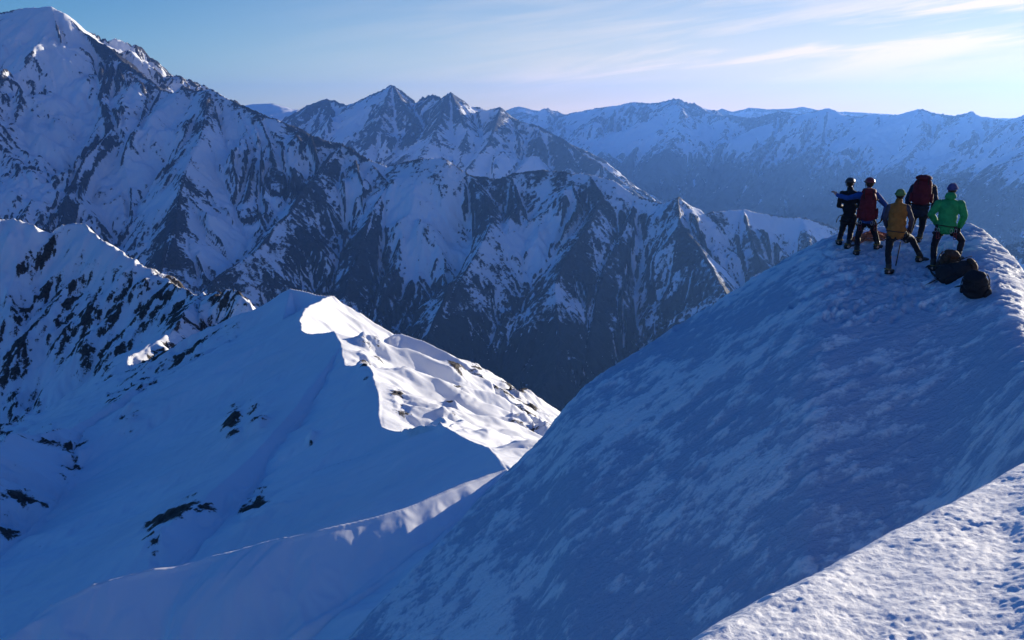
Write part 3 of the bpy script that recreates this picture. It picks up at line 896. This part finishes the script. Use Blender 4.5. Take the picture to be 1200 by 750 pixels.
class Person:
    def __init__(self, label, feet, cx, base_py, scale_D, J, look=0.0, nod=0.0, seed=0):
        """feet: pixel of left and right foot; J: joints as (px, py, depth) with depth in metres away from the camera"""
        L, R = dome_hit(*feet[0]), dome_hit(*feet[1])
        if isinstance(feet[1], tuple) and len(J.get('rfoot_xy', ())) == 2:
            R = J['rfoot_xy']
        mx, my = (L[0] + R[0]) / 2, (L[1] + R[1]) / 2
        self.az = math.atan2(mx, my)
        self.D = math.hypot(mx, my)
        self.root = thing('person', label, 'person', (mx, my, dome_z(mx, my)), -self.az)
        self.s = (self.D / math.cos(self.az - 0)) / F_PX * 1.0
        # metres per photo pixel on the plane through the person
        self.s = self.D / F_PX * 0.985
        self.seed = seed
        c, s_ = math.cos(-self.az), math.sin(-self.az)
        inv = lambda p: ((p[0] - mx) * c + (p[1] - my) * s_, -(p[0] - mx) * s_ + (p[1] - my) * c)
        self.foot = {}
        for k, p in (('l', L), ('r', R)):
            lx, ly = inv(p)
            self.foot[k] = Vector((lx, ly, dome_z(*p) - self.root.location.z))
        # project the root to learn its own pixel, then joints are offsets from it
        rx, ry = project(np.array(mx), np.array(my), np.array(self.root.location.z))
        self.rx, self.ry = float(rx), float(ry)
        self.J = {}
        for k, v in J.items():
            if len(v) == 3:
                # 1 m of depth away from the viewer raises a point by about a ninth of a metre in the picture
                self.J[k] = Vector(((v[0] - self.rx) * self.s, v[2], (self.ry - v[1]) * self.s - 0.12 * v[2]))
        self.look, self.nod = look, nod

    def body(self, loose=0.0, bare=(), top='black', sleeves=None, legs='trouser', gloves='glove', hair=True):
        J = self.J; root = self.root
        foot = self.foot
        ank = {k: foot[k] + Vector((0, -0.03, 0.115)) for k in 'lr'}
        self.ank = ank
        chest = (J['ls'] + J['rs']) / 2; pel = (J['lh'] + J['rh']) / 2
        up = (chest - pel).normalized(); right = (J['rs'] - J['ls']).normalized()
        qt = Matrix((right, up.cross(right), up)).transposed().to_quaternion()
        self.qt, self.chest, self.pel, self.up, self.right = qt, chest, pel, up, right
        fwd = up.cross(right)
        self.fwd = fwd
        qh = Euler((self.nod, 0, self.look)).to_quaternion()
        self.qh = qh
        hc = J['head']

        def torso(mb, g):
            mb.ball(chest - up * 0.10, (0.175 + g, 0.115 + g, 0.20 + g), qt)
            mb.ball(chest + up * 0.005, (0.185 + g, 0.085 + g, 0.075 + g), qt)
            mid = chest.lerp(pel, 0.62)
            mb.ball(mid, (0.150 + g, 0.105 + g, 0.17 + g), qt)
            mb.ball(pel, (0.165 + g, 0.115 + g, 0.12 + g), qt)

        def arms(mb, g, ends=1.0):
            for k in 'lr':
                a, e, w = J[k + 's'], J[k + 'e'], J[k + 'w']
                mb.chain([a, a.lerp(e, 0.5), e, e.lerp(w, 0.45), e.lerp(w, ends)], [0.062 + g, 0.052 + g, 0.042 + g, 0.040 + g, 0.029 + g])

        def legs_(mb, g):
            for k in 'lr':
                h, kn = J[k + 'h'], J[k + 'k']
                mb.chain([h, h.lerp(kn, 0.5), kn, kn.lerp(ank[k], 0.35), ank[k]], [0.088 + g, 0.075 + g, 0.056 + g, 0.056 + g, 0.040 + g])
            mb.ball(pel - up * 0.03, (0.150 + g, 0.110 + g, 0.11 + g), qt)

        mb = MB()
        torso(mb, -0.008); arms(mb, -0.006); legs_(mb, -0.008)
        mb.chain([chest - up * 0.02, J['neck'], hc - Vector((0, 0, 0.05))], [0.075, 0.056, 0.052])
        head(mb, hc, qh)
        for k in 'lr':
            mb.limb(foot[k] + Vector((0, -0.08, 0.06)), foot[k] + Vector((0, 0.12, 0.05)), 0.035, 0.028)
            mb.limb(ank[k], foot[k] + Vector((0, -0.03, 0.06)), 0.038, 0.036)
            e, w = J[k + 'e'], J[k + 'w']
            d = (J[k + 'hd'] - w) if (k + 'hd') in J else (w - e)
            hand(mb, w, d, J_n.get(k, Vector((0, 1, 0))), -1 if k == 'l' else 1)
        bd = mb.build('body', MT['skin'], root, 0.0065, 2)
        for s in (-1, 1):
            eyes = MB(); eyes.ball(hc + qh.to_matrix() @ Vector((s * 0.032, 0.090, 0.004)), 0.0115, qh, 10)
            eyes.build('eye', MT['eye'], root)
        jk = MB(); torso(jk, 0.016 + loose)
        if loose:
            mid = chest.lerp(pel, 0.55)
            jk.ball(mid, (0.19, 0.14, 0.26), qt); jk.ball(chest.lerp(pel, 0.85), (0.205, 0.155, 0.12), qt); jk.ball(chest - up * 0.03, (0.205, 0.12, 0.13), qt)
        if sleeves is None:
            arms(jk, 0.014 + loose, 0.97)
        else:
            sl = MB(); arms(sl, 0.012, 0.97)
            sl.build('sleeves', MT[sleeves], root, 0.009, 2, 0.006, 13, self.seed + 3)
        jk.chain([chest, J['neck'] + Vector((0, 0, 0.0))], [0.10, 0.074])
        self.jacket = jk.build('jacket', MT[top], root, 0.009, 3, 0.008, 11, self.seed)
        tr = MB(); legs_(tr, 0.010)
        tr.build('trousers', MT[legs], root, 0.009, 3, 0.007, 12, self.seed + 1)
        for k in 'lr':
            if k not in bare:
                gm = MB()
                e, w = J[k + 'e'], J[k + 'w']
                d = (J[k + 'hd'] - w) if (k + 'hd') in J else (w - e)
                hand(gm, w, d, J_n.get(k, Vector((0, 1, 0))), -1 if k == 'l' else 1, 1.16)
                gm.limb(w - (w - e).normalized() * 0.05, w + Vector(d).normalized() * 0.03, 0.038, 0.034)
                gm.build('glove', MT[gloves], root, 0.006, 2)
            self.boot(k)
        if hair:
            h = MB(); h.ball(hc + qh.to_matrix() @ Vector((0, -0.030, 0.000)), (0.081, 0.088, 0.095), qh)
            h.build('hair', MT['hair'], root, 0.008, 1, 0.004, 40, self.seed)
        return self

    def boot(self, k, mat='boot'):
        f = self.foot[k]; a = self.J.get(k + 'toe_dir', None)
        yaw = self.toe.get(k, 0.0)
        q = Euler((0, 0, yaw)); M = q.to_matrix(); P = lambda x, y, z: f + M @ Vector((x, y, z))
        b = MB()
        b.chain([P(0, -0.085, 0.065), P(0, 0.02, 0.062), P(0, 0.13, 0.050), P(0, 0.185, 0.045)], [0.050, 0.050, 0.049, 0.040])
        b.chain([P(0, -0.045, 0.07), self.ank[k] + Vector((0, 0, 0.0)), self.ank[k].lerp(self.J[k + 'k'], 0.22)], [0.056, 0.058, 0.064])
        bo = b.build('boot', MT[mat], self.root, 0.008, 2, 0.002, 20, 5)
        s = MB(); s.box(P(0, 0.045, 0.016), (0.105, 0.315, 0.036), q.to_quaternion(), 1.0, 0.3, 3)
        s.build('sole', MT['sole'], bo)
        c = MB(); c.tube([P(x, -0.045 + y, 0.118 + z) for (x, y, z) in [(0.066 * math.cos(t), 0.064 * math.sin(t), 0.004 * math.sin(3 * t)) for t in np.linspace(0, 2 * math.pi, 17)]], 0.011, 6)
        c.build('boot_cuff', MT['bootc'], bo)

    toe = {}

    def helmet(self, mat):
        q = self.qh; c = self.J['head']; M = q.to_matrix()
        h = MB(); rings = []
        for i in range(12):
            t = i / 11 * 1.62
            rings.append([c + M @ Vector((0.112 * math.sin(t) * math.cos(u) , 0.138 * math.sin(t) * math.sin(u) - 0.012, 0.030 + 0.112 * math.cos(t) + 0.012 * math.sin(u) * math.sin(t))) for u in np.linspace(0, 2 * math.pi, 24, endpoint=False)])
        h.rings(rings)
        o = h.build('helmet', MT[mat], self.root)
        r = MB(); r.tube([c + M @ Vector((0.114 * math.cos(u), 0.140 * math.sin(u) - 0.012, 0.026 + 0.012 * math.sin(u))) for u in np.linspace(0, 2 * math.pi, 25)], 0.009, 6)
        r.build('helmet_rim', MT['pack'], o)
        st = MB()
        for s in (-1, 1):
            st.tube([c + M @ Vector((s * x, y, z)) for x, y, z in [(0.100, -0.03, 0.03), (0.092, 0.0, -0.04), (0.06, 0.05, -0.105), (0.0, 0.07, -0.125)]], 0.006, 5)
        st.build('chin_strap', MT['pack'], o)

    def beanie(self, mat):
        q = self.qh; c = self.J['head']; M = q.to_matrix()
        h = MB(); h.ball(c + M @ Vector((0, -0.014, 0.048)), (0.094, 0.112, 0.096), q)
        o = h.build('beanie', MT[mat], self.root, 0.008, 1, 0.003, 40, self.seed)
        b = MB(); b.tube([c + M @ Vector((0.096 * math.cos(u), 0.114 * math.sin(u) - 0.014, 0.032 + 0.02 * math.sin(u))) for u in np.linspace(0, 2 * math.pi, 25)], 0.019, 8)
        b.build('beanie_brim', MT[mat], o)

    def harness(self, gear=True):
        q, p = self.qt, self.pel; M = q.to_matrix()
        h = MB(); h.tube([p + M @ Vector((0.192 * math.cos(u), 0.150 * math.sin(u), 0.045 + 0.01 * math.sin(2 * u))) for u in np.linspace(0, 2 * math.pi, 29)], 0.020, 8, 0.5)
        o = h.build('harness_belt', MT['pack'], self.root)
        for k in 'lr':
            a = self.J[k + 'h'].lerp(self.J[k + 'k'], 0.33); d = (self.J[k + 'k'] - self.J[k + 'h']).normalized().to_track_quat('Z', 'Y').to_matrix()
            l = MB(); l.tube([a + d @ Vector((0.104 * math.cos(u), 0.104 * math.sin(u), 0)) for u in np.linspace(0, 2 * math.pi, 21)], 0.015, 6)
            l.build('leg_loop', MT['pack'], o)
        if gear:
            rnd = random.Random(self.seed)
            for i, u in enumerate((-2.75, -2.3, -1.0, -0.35)):
                c = p + M @ Vector((0.205 * math.cos(u), 0.165 * math.sin(u), 0.0))
                g = MB(); g.tube([c + Vector((0.024 * math.cos(v), 0.01 * math.sin(v), -0.05 - 0.045 * math.sin(v))) for v in np.linspace(0, 2 * math.pi, 15)], 0.0055, 6)
                g.build('carabiner', MT['steel'], o)
                if i in (1, 3):
                    s = MB(); s.tube([c + Vector((0.012 * math.sin(v * 3), -0.012, -0.09 - 0.07 * (1 - math.cos(v)))) + Vector((0.03 * math.sin(v), 0, 0)) for v in np.linspace(0, 2 * math.pi, 15)], 0.007, 6)
                    s.build('sling', MT['sling'], o)


J_n = {}


def rucksack(label, loc, q, mat, size=(0.34, 0.24, 0.62), lidmat=None, group=None, seed=0, worn=False, straps=True):
    """tapered bag with lid, pocket, side straps, harness straps and hip belt; local +Y is the side that lies on the back"""
    w, d, h = size
    root = thing('rucksack', label, 'backpack', loc, 0.0, group)
    root.rotation_mode = 'QUATERNION'; root.rotation_quaternion = q
    b = MB(); b.box((0, 0, h * 0.47), (w, d, h * 0.94), None, 0.90, 0.28, 4)
    b.ball((0, -d * 0.12, h * 0.22), (w * 0.52, d * 0.52, h * 0.24)); b.ball((0, -d * 0.10, h * 0.60), (w * 0.47, d * 0.52, h * 0.30))
    b.build('pack_bag', MT[mat], root, 0.012, 3, 0.010, 9, seed)
    l = MB(); l.box((0, -d * 0.06, h * 0.985), (w * 0.93, d * 1.10, h * 0.19), Euler((0.12, 0, 0)).to_quaternion(), 0.74, 0.36, 4)
    lo = l.build('pack_lid', MT[lidmat or mat], root, 0.010, 2, 0.007, 12, seed + 2)
    for s in (-1, 1):
        t = MB(); t.tube([(s * w * 0.25, -d * 0.62, h * 1.02), (s * w * 0.25, -d * 0.66, h * 0.88), (s * w * 0.25, -d * 0.60, h * 0.70)], 0.011, 6, 0.45)
        t.build('lid_strap', MT['pack'], lo)
        p = MB(); p.box((s * w * 0.52, -0.01, h * 0.25), (0.07, d * 0.7, h * 0.34), None, 0.85, 0.3, 3)
        p.build('side_pocket', MT[mat], root, 0.010, 2, 0.006, 12, seed + 4)
        for z in (0.40, 0.72):
            c = MB(); c.tube([(s * w * 0.45, d * 0.42, h * z), (s * w * 0.56, 0, h * z - 0.01), (s * w * 0.40, -d * 0.55, h * z - 0.03)], 0.010, 6, 0.4)
            c.build('compression_strap', MT['pack'], root)
        if straps:
            f = 0.10 if worn else 0.05
            sp = MB()
            if worn:
                sp.tube([(s * 0.075, d * 0.40, h * 0.80), (s * 0.115, d * 0.5 + 0.11, h * 0.86), (s * 0.13, d * 0.5 + 0.27, h * 0.74), (s * 0.135, d * 0.5 + 0.285, h * 0.55), (s * 0.17, d * 0.5 + 0.15, h * 0.33), (s * 0.15, d * 0.45, h * 0.20)], 0.026, 8, 0.4)
            else:
                sp.tube([(s * 0.07, d * 0.45, h * 0.86), (s * 0.10, d * 0.5 + 0.07, h * 0.80), (s * 0.12, d * 0.5 + 0.10, h * 0.55), (s * 0.14, d * 0.5 + 0.06, h * 0.30), (s * 0.15, d * 0.45, h * 0.14)], 0.026, 8, 0.4)
            sp.build('shoulder_strap', MT['grey' if not worn else 'pack'], root)
    hb = MB()
    if worn:
        hb.tube([(0.205 * math.sin(u), d * 0.5 + 0.14 - 0.17 * math.cos(u), h * 0.06) for u in np.linspace(-2.9, 2.9, 25)], 0.030, 8, 0.4)
    else:
        hb.tube([(-w * 1.05, d * 0.2, h * 0.02), (-w * 0.8, d * 0.5, h * 0.05), (-w * 0.4, d * 0.52, h * 0.08), (w * 0.4, d * 0.52, h * 0.08), (w * 0.8, d * 0.55, h * 0.03), (w * 1.1, d * 0.9, h * 0.0)], [0.014, 0.035, 0.042, 0.042, 0.035, 0.014], 8, 0.4)
    hb.build('hip_belt', MT['pack'], root)
    return root


def wear(p, label, mat, size, drop=0.0, seed=0):
    """a rucksack on the person's back"""
    w, d, h = size
    back = p.chest - p.fwd * (0.105 + d * 0.5 + 0.012) - p.up * (h * 0.80 + drop)
    Rz = Euler((0, 0, -p.az)).to_quaternion()
    loc = p.root.location + Rz @ back
    return rucksack(label, loc, Rz @ p.qt, mat, size, seed=seed, worn=True)


# person in black, leftmost, looking out over the valley
J_n = {'l': Vector((0.6, 0.2, -0.3)), 'r': Vector((-0.6, 0.2, -0.3))}
Person.toe = {'l': 0.35, 'r': -0.75}
p1 = Person('person in black jacket and dark helmet with the blue sleeved arm reaching behind', [(983, 287), (994, 292)], 0, 0, 0, dict(
    head=(990, 218, 0.06), neck=(990.5, 225, 0.0), ls=(983, 230, 0), rs=(999, 230, 0), le=(980, 243, 0.02), re=(1003, 243, 0.02), lw=(984, 244, 0.25), rw=(998, 243, 0.27),
    lh=(988, 256, 0), rh=(996, 256, 0), lk=(985.5, 271, 0.07), rk=(994.5, 273, 0.05)), look=-0.25, nod=-0.12, seed=1).body(top='black')
p1.helmet('helmet_dark'); p1.harness(False)
s = MB(); s.tube([p1.pel + Vector(v) for v in [(-0.17, -0.08, 0.06), (-0.23, -0.10, 0.03), (-0.27, -0.09, -0.06), (-0.28, -0.08, -0.12)]], 0.016, 6, 0.5)
s.build('belt_strap', MT['pack'], p1.root)

# person with the big red rucksack, pointing to the left
J_n = {'l': Vector((0, 0.5, -1)), 'r': Vector((-0.8, 0.3, 0))}
Person.toe = {'l': 0.25, 'r': -0.55}
p2 = Person('person in blue jacket under a tall red rucksack, left arm stretched out pointing', [(1003.5, 299), (1028, 292)], 0, 0, 0, dict(
    head=(1012.5, 219, 0.10), neck=(1012.5, 226, 0.05), ls=(1004.5, 232, 0.02), rs=(1021, 232, 0.02), le=(991, 236, 0.10), lw=(979.5, 233, 0.13), lhd=(975, 228.5, 0.15),
    re=(1032.5, 244, -0.02), rw=(1029, 256, 0.08), lh=(1008.5, 260, 0), rh=(1017.5, 260, 0), lk=(1005, 279, 0.08), rk=(1023.5, 277, 0.14)), look=0.4, seed=2).body(bare=('l',), top='blue')
p2.helmet('helmet_red'); p2.harness(True)
h = MB(); M_ = p2.qt.to_matrix(); h.tube([p2.pel + M_ @ Vector((0.196 * math.cos(u), 0.150 * math.sin(u), 0.105)) for u in np.linspace(0, 2 * math.pi, 29)], 0.030, 8, 0.5)
h.build('jacket_hem', MT['yellow'], p2.root)
wear(p2, 'tall red rucksack on the back of the climber who points left', 'red', (0.38, 0.27, 0.68), 0.02, 11)

# person in the tan-orange vest stepping up
J_n = {'l': Vector((0.8, 0.3, 0)), 'r': Vector((-0.4, 0.2, -0.8))}
Person.toe = {'l': -0.45, 'r': -0.85}
lf = dome_hit(1041, 321)
_a = math.atan2(*lf); _rf = (lf[0] + 0.62 * math.cos(_a) + 0.55 * math.sin(_a), lf[1] - 0.62 * math.sin(_a) + 0.55 * math.cos(_a))
p3 = Person('person in tan orange vest and green beanie stepping up with one knee bent', [(1041, 321), (1070, 300)], 0, 0, 0, dict(rfoot_xy=_rf,
    head=(1049, 234.5, -0.10), neck=(1048.2, 241, -0.16), ls=(1039.5, 248, -0.2), rs=(1057, 248, -0.2), le=(1035.5, 261, -0.20), lw=(1038.5, 270, -0.05), re=(1062.5, 260, -0.15), rw=(1062, 270, 0.06),
    lh=(1043.5, 276, -0.22), rh=(1053, 276, -0.22), lk=(1042, 298, -0.20), rk=(1064, 281, 0.16)), look=-0.1, seed=3).body(loose=0.010, top='orange', sleeves='greyp')
p3.beanie('lime'); p3.harness(False)

# person with the maroon rucksack, furthest back
J_n = {'l': Vector((0.8, 0.3, 0)), 'r': Vector((-0.8, 0.3, 0))}
Person.toe = {'l': 0.3, 'r': -0.3}
p4 = Person('person in navy jacket bowed under a maroon rucksack at the crest', [(1062.5, 285), (1077, 284)], 0, 0, 0, dict(
    head=(1076, 216, 0.30), neck=(1075.5, 221, 0.20), ls=(1065.5, 224, 0.10), rs=(1084.5, 224, 0.10), le=(1060.5, 237, 0.06), lw=(1062, 249, 0.16), re=(1088, 237, 0.06), rw=(1086, 250, 0.16),
    lh=(1068.5, 250, 0), rh=(1077.5, 250, 0), lk=(1066.5, 267, 0.08), rk=(1077.5, 267, 0.08)), nod=-0.3, seed=4).body(loose=0.008, top='navy')
p4.helmet('helmet_dark'); p4.harness(False)
wear(p4, 'maroon rucksack on the back of the climber standing at the crest', 'maroon', (0.42, 0.29, 0.62), -0.08, 12)

# person in the green jacket, rightmost
J_n = {'l': Vector((0.8, 0.3, 0)), 'r': Vector((-0.5, 0.2, -0.7))}
Person.toe = {'l': 0.4, 'r': -0.55}
p5 = Person('person in bright green hooded jacket and blue beanie standing over the rucksacks', [(1093, 317), (1122, 306)], 0, 0, 0, dict(
    head=(1107, 229, 0.10), neck=(1105.8, 236, 0.03), ls=(1095.5, 244.5, 0), rs=(1116.5, 244.5, 0), le=(1088.5, 256, 0.02), lw=(1095, 266, 0.18), re=(1121, 256.5, 0.02), rw=(1118, 268, 0.16),
    lh=(1098.5, 270, 0), rh=(1110, 270, 0), lk=(1094.5, 291, 0.10), rk=(1121.5, 283, 0.20)), look=-0.15, seed=5).body(loose=0.016, top='green')
p5.beanie('violet'); p5.harness(True)
hd = MB(); M_ = p5.qt.to_matrix()
hd.ball(p5.J['neck'] + M_ @ Vector((0, -0.075, 0.005)), (0.115, 0.075, 0.085), p5.qt); hd.ball(p5.J['neck'] + M_ @ Vector((0, -0.02, 0.0)), (0.105, 0.085, 0.06), p5.qt)
hd.build('hood', MT['green'], p5.root, 0.010, 2, 0.006, 16, 8)


# rucksacks on the snow in front of the green jacket
def on_snow(px, py):
    x, y = dome_hit(px, py)
    return Vector((x, y, dome_z(x, y)))


GR = 'rucksacks lying on the snow at the right'
a0 = p5.az
rucksack('dark brown rucksack propped upright between the legs of the green jacket', on_snow(1108, 316) - Vector((0, 0, 0.04)), Euler((0.30, 0.12, -a0 + 0.4)).to_quaternion(), 'brown', (0.38, 0.28, 0.44), group=GR, seed=21)
rucksack('charcoal rucksack with pale straps lying on its side before the boots of the green jacket', on_snow(1098, 331) + Vector((0, 0, 0.10)), Euler((-1.25, 0.0, -a0 - 1.15)).to_quaternion() @ Euler((0, 0, 0.5)).to_quaternion(), 'pack', (0.40, 0.30, 0.74), 'brown', GR, 22)
rucksack('round black rucksack nearest the steep edge with its hip belt trailing', on_snow(1144, 345) - Vector((0, 0, 0.03)), Euler((0.45, 0.10, -a0 - 0.5)).to_quaternion(), 'black', (0.46, 0.34, 0.48), group=GR, seed=23)


def ice_axe(label, a, b, roll=0.0):
    """shaft with spike from a (spike) to b (head)"""
    a, b = Vector(a), Vector(b)
    root = thing('ice_axe', label, 'ice axe', a, 0.0)
    L = (b - a).length
    root.rotation_mode = 'QUATERNION'; root.rotation_quaternion = (b - a).to_track_quat('Z', 'Y') @ Euler((0, 0, roll)).to_quaternion()
    s = MB(); s.tube([(0, 0, 0.06), (0, 0, L * 0.5), (0, 0, L - 0.01)], 0.013, 8); s.build('shaft', MT['pack'], root)
    k = MB(); k.tube([(0, 0, -0.04), (0, 0, 0.02), (0, 0, 0.08)], [0.002, 0.010, 0.014], 8); k.build('spike', MT['steel'], root)
    p = MB(); p.tube([(0, 0, L), (0.06, 0, L + 0.005), (0.12, 0, L - 0.015), (0.165, 0, L - 0.045)], [0.016, 0.014, 0.010, 0.003], 8, 0.5); hd_ = p.build('pick', MT['steel'], root)
    z = MB(); z.box((-0.055, 0, L - 0.004), (0.08, 0.05, 0.008), Euler((0, -0.25, 0)).to_quaternion(), 1.0, 0.2, 2); z.build('adze', MT['steel'], root)


g = on_snow(1090, 336); g2 = on_snow(1104, 330)
ice_axe('ice axe lying beside the charcoal rucksack with its shaft pointing left', g + Vector((-0.10, 0, 0.03)), g2 + Vector((0.12, 0, 0.16)), 0.6)
g = on_snow(1049, 313)
ice_axe('ice axe planted upright in the snow between the legs of the tan orange vest', g - Vector((0, 0, 0.05)), g + Vector((0.09, 0.05, 0.55)), 0.9)

# loose rope on the crest
rnd = random.Random(5)
c = on_snow(1021, 281.5); pts = []
ca, sa = math.cos(-p2.az), math.sin(-p2.az)
for i in range(520):
    t = i * 0.17
    k = 0.5 + 0.5 * math.sin(i * 0.021)
    ux = (0.34 + 0.10 * math.sin(i * 0.11)) * math.cos(t) + 0.10 * math.sin(i * 0.037); uy = (0.22 + 0.06 * math.sin(i * 0.09)) * math.sin(t) + 0.06 * math.cos(i * 0.043)
    if i > 490:
        ux -= (i - 490) * 0.018; uy -= (i - 490) * 0.004
    x, y = c.x + ux * ca - uy * sa, c.y + ux * sa + uy * ca
    pile = 0.20 * math.exp(-(ux * ux + uy * uy) / 0.09) * (i / 520) + 0.05 * (0.5 + 0.5 * math.sin(i * 0.31)) * (i < 490)
    pts.append((x, y, dome_z(x, y) + 0.012 + pile))
m = MB(); m.tube(pts, 0.013, 6)
ro = m.build('climbing_rope', MT['rope'])
ro['label'] = 'orange climbing rope heaped loosely on the snow between the standing climbers'; ro['category'] = 'rope'
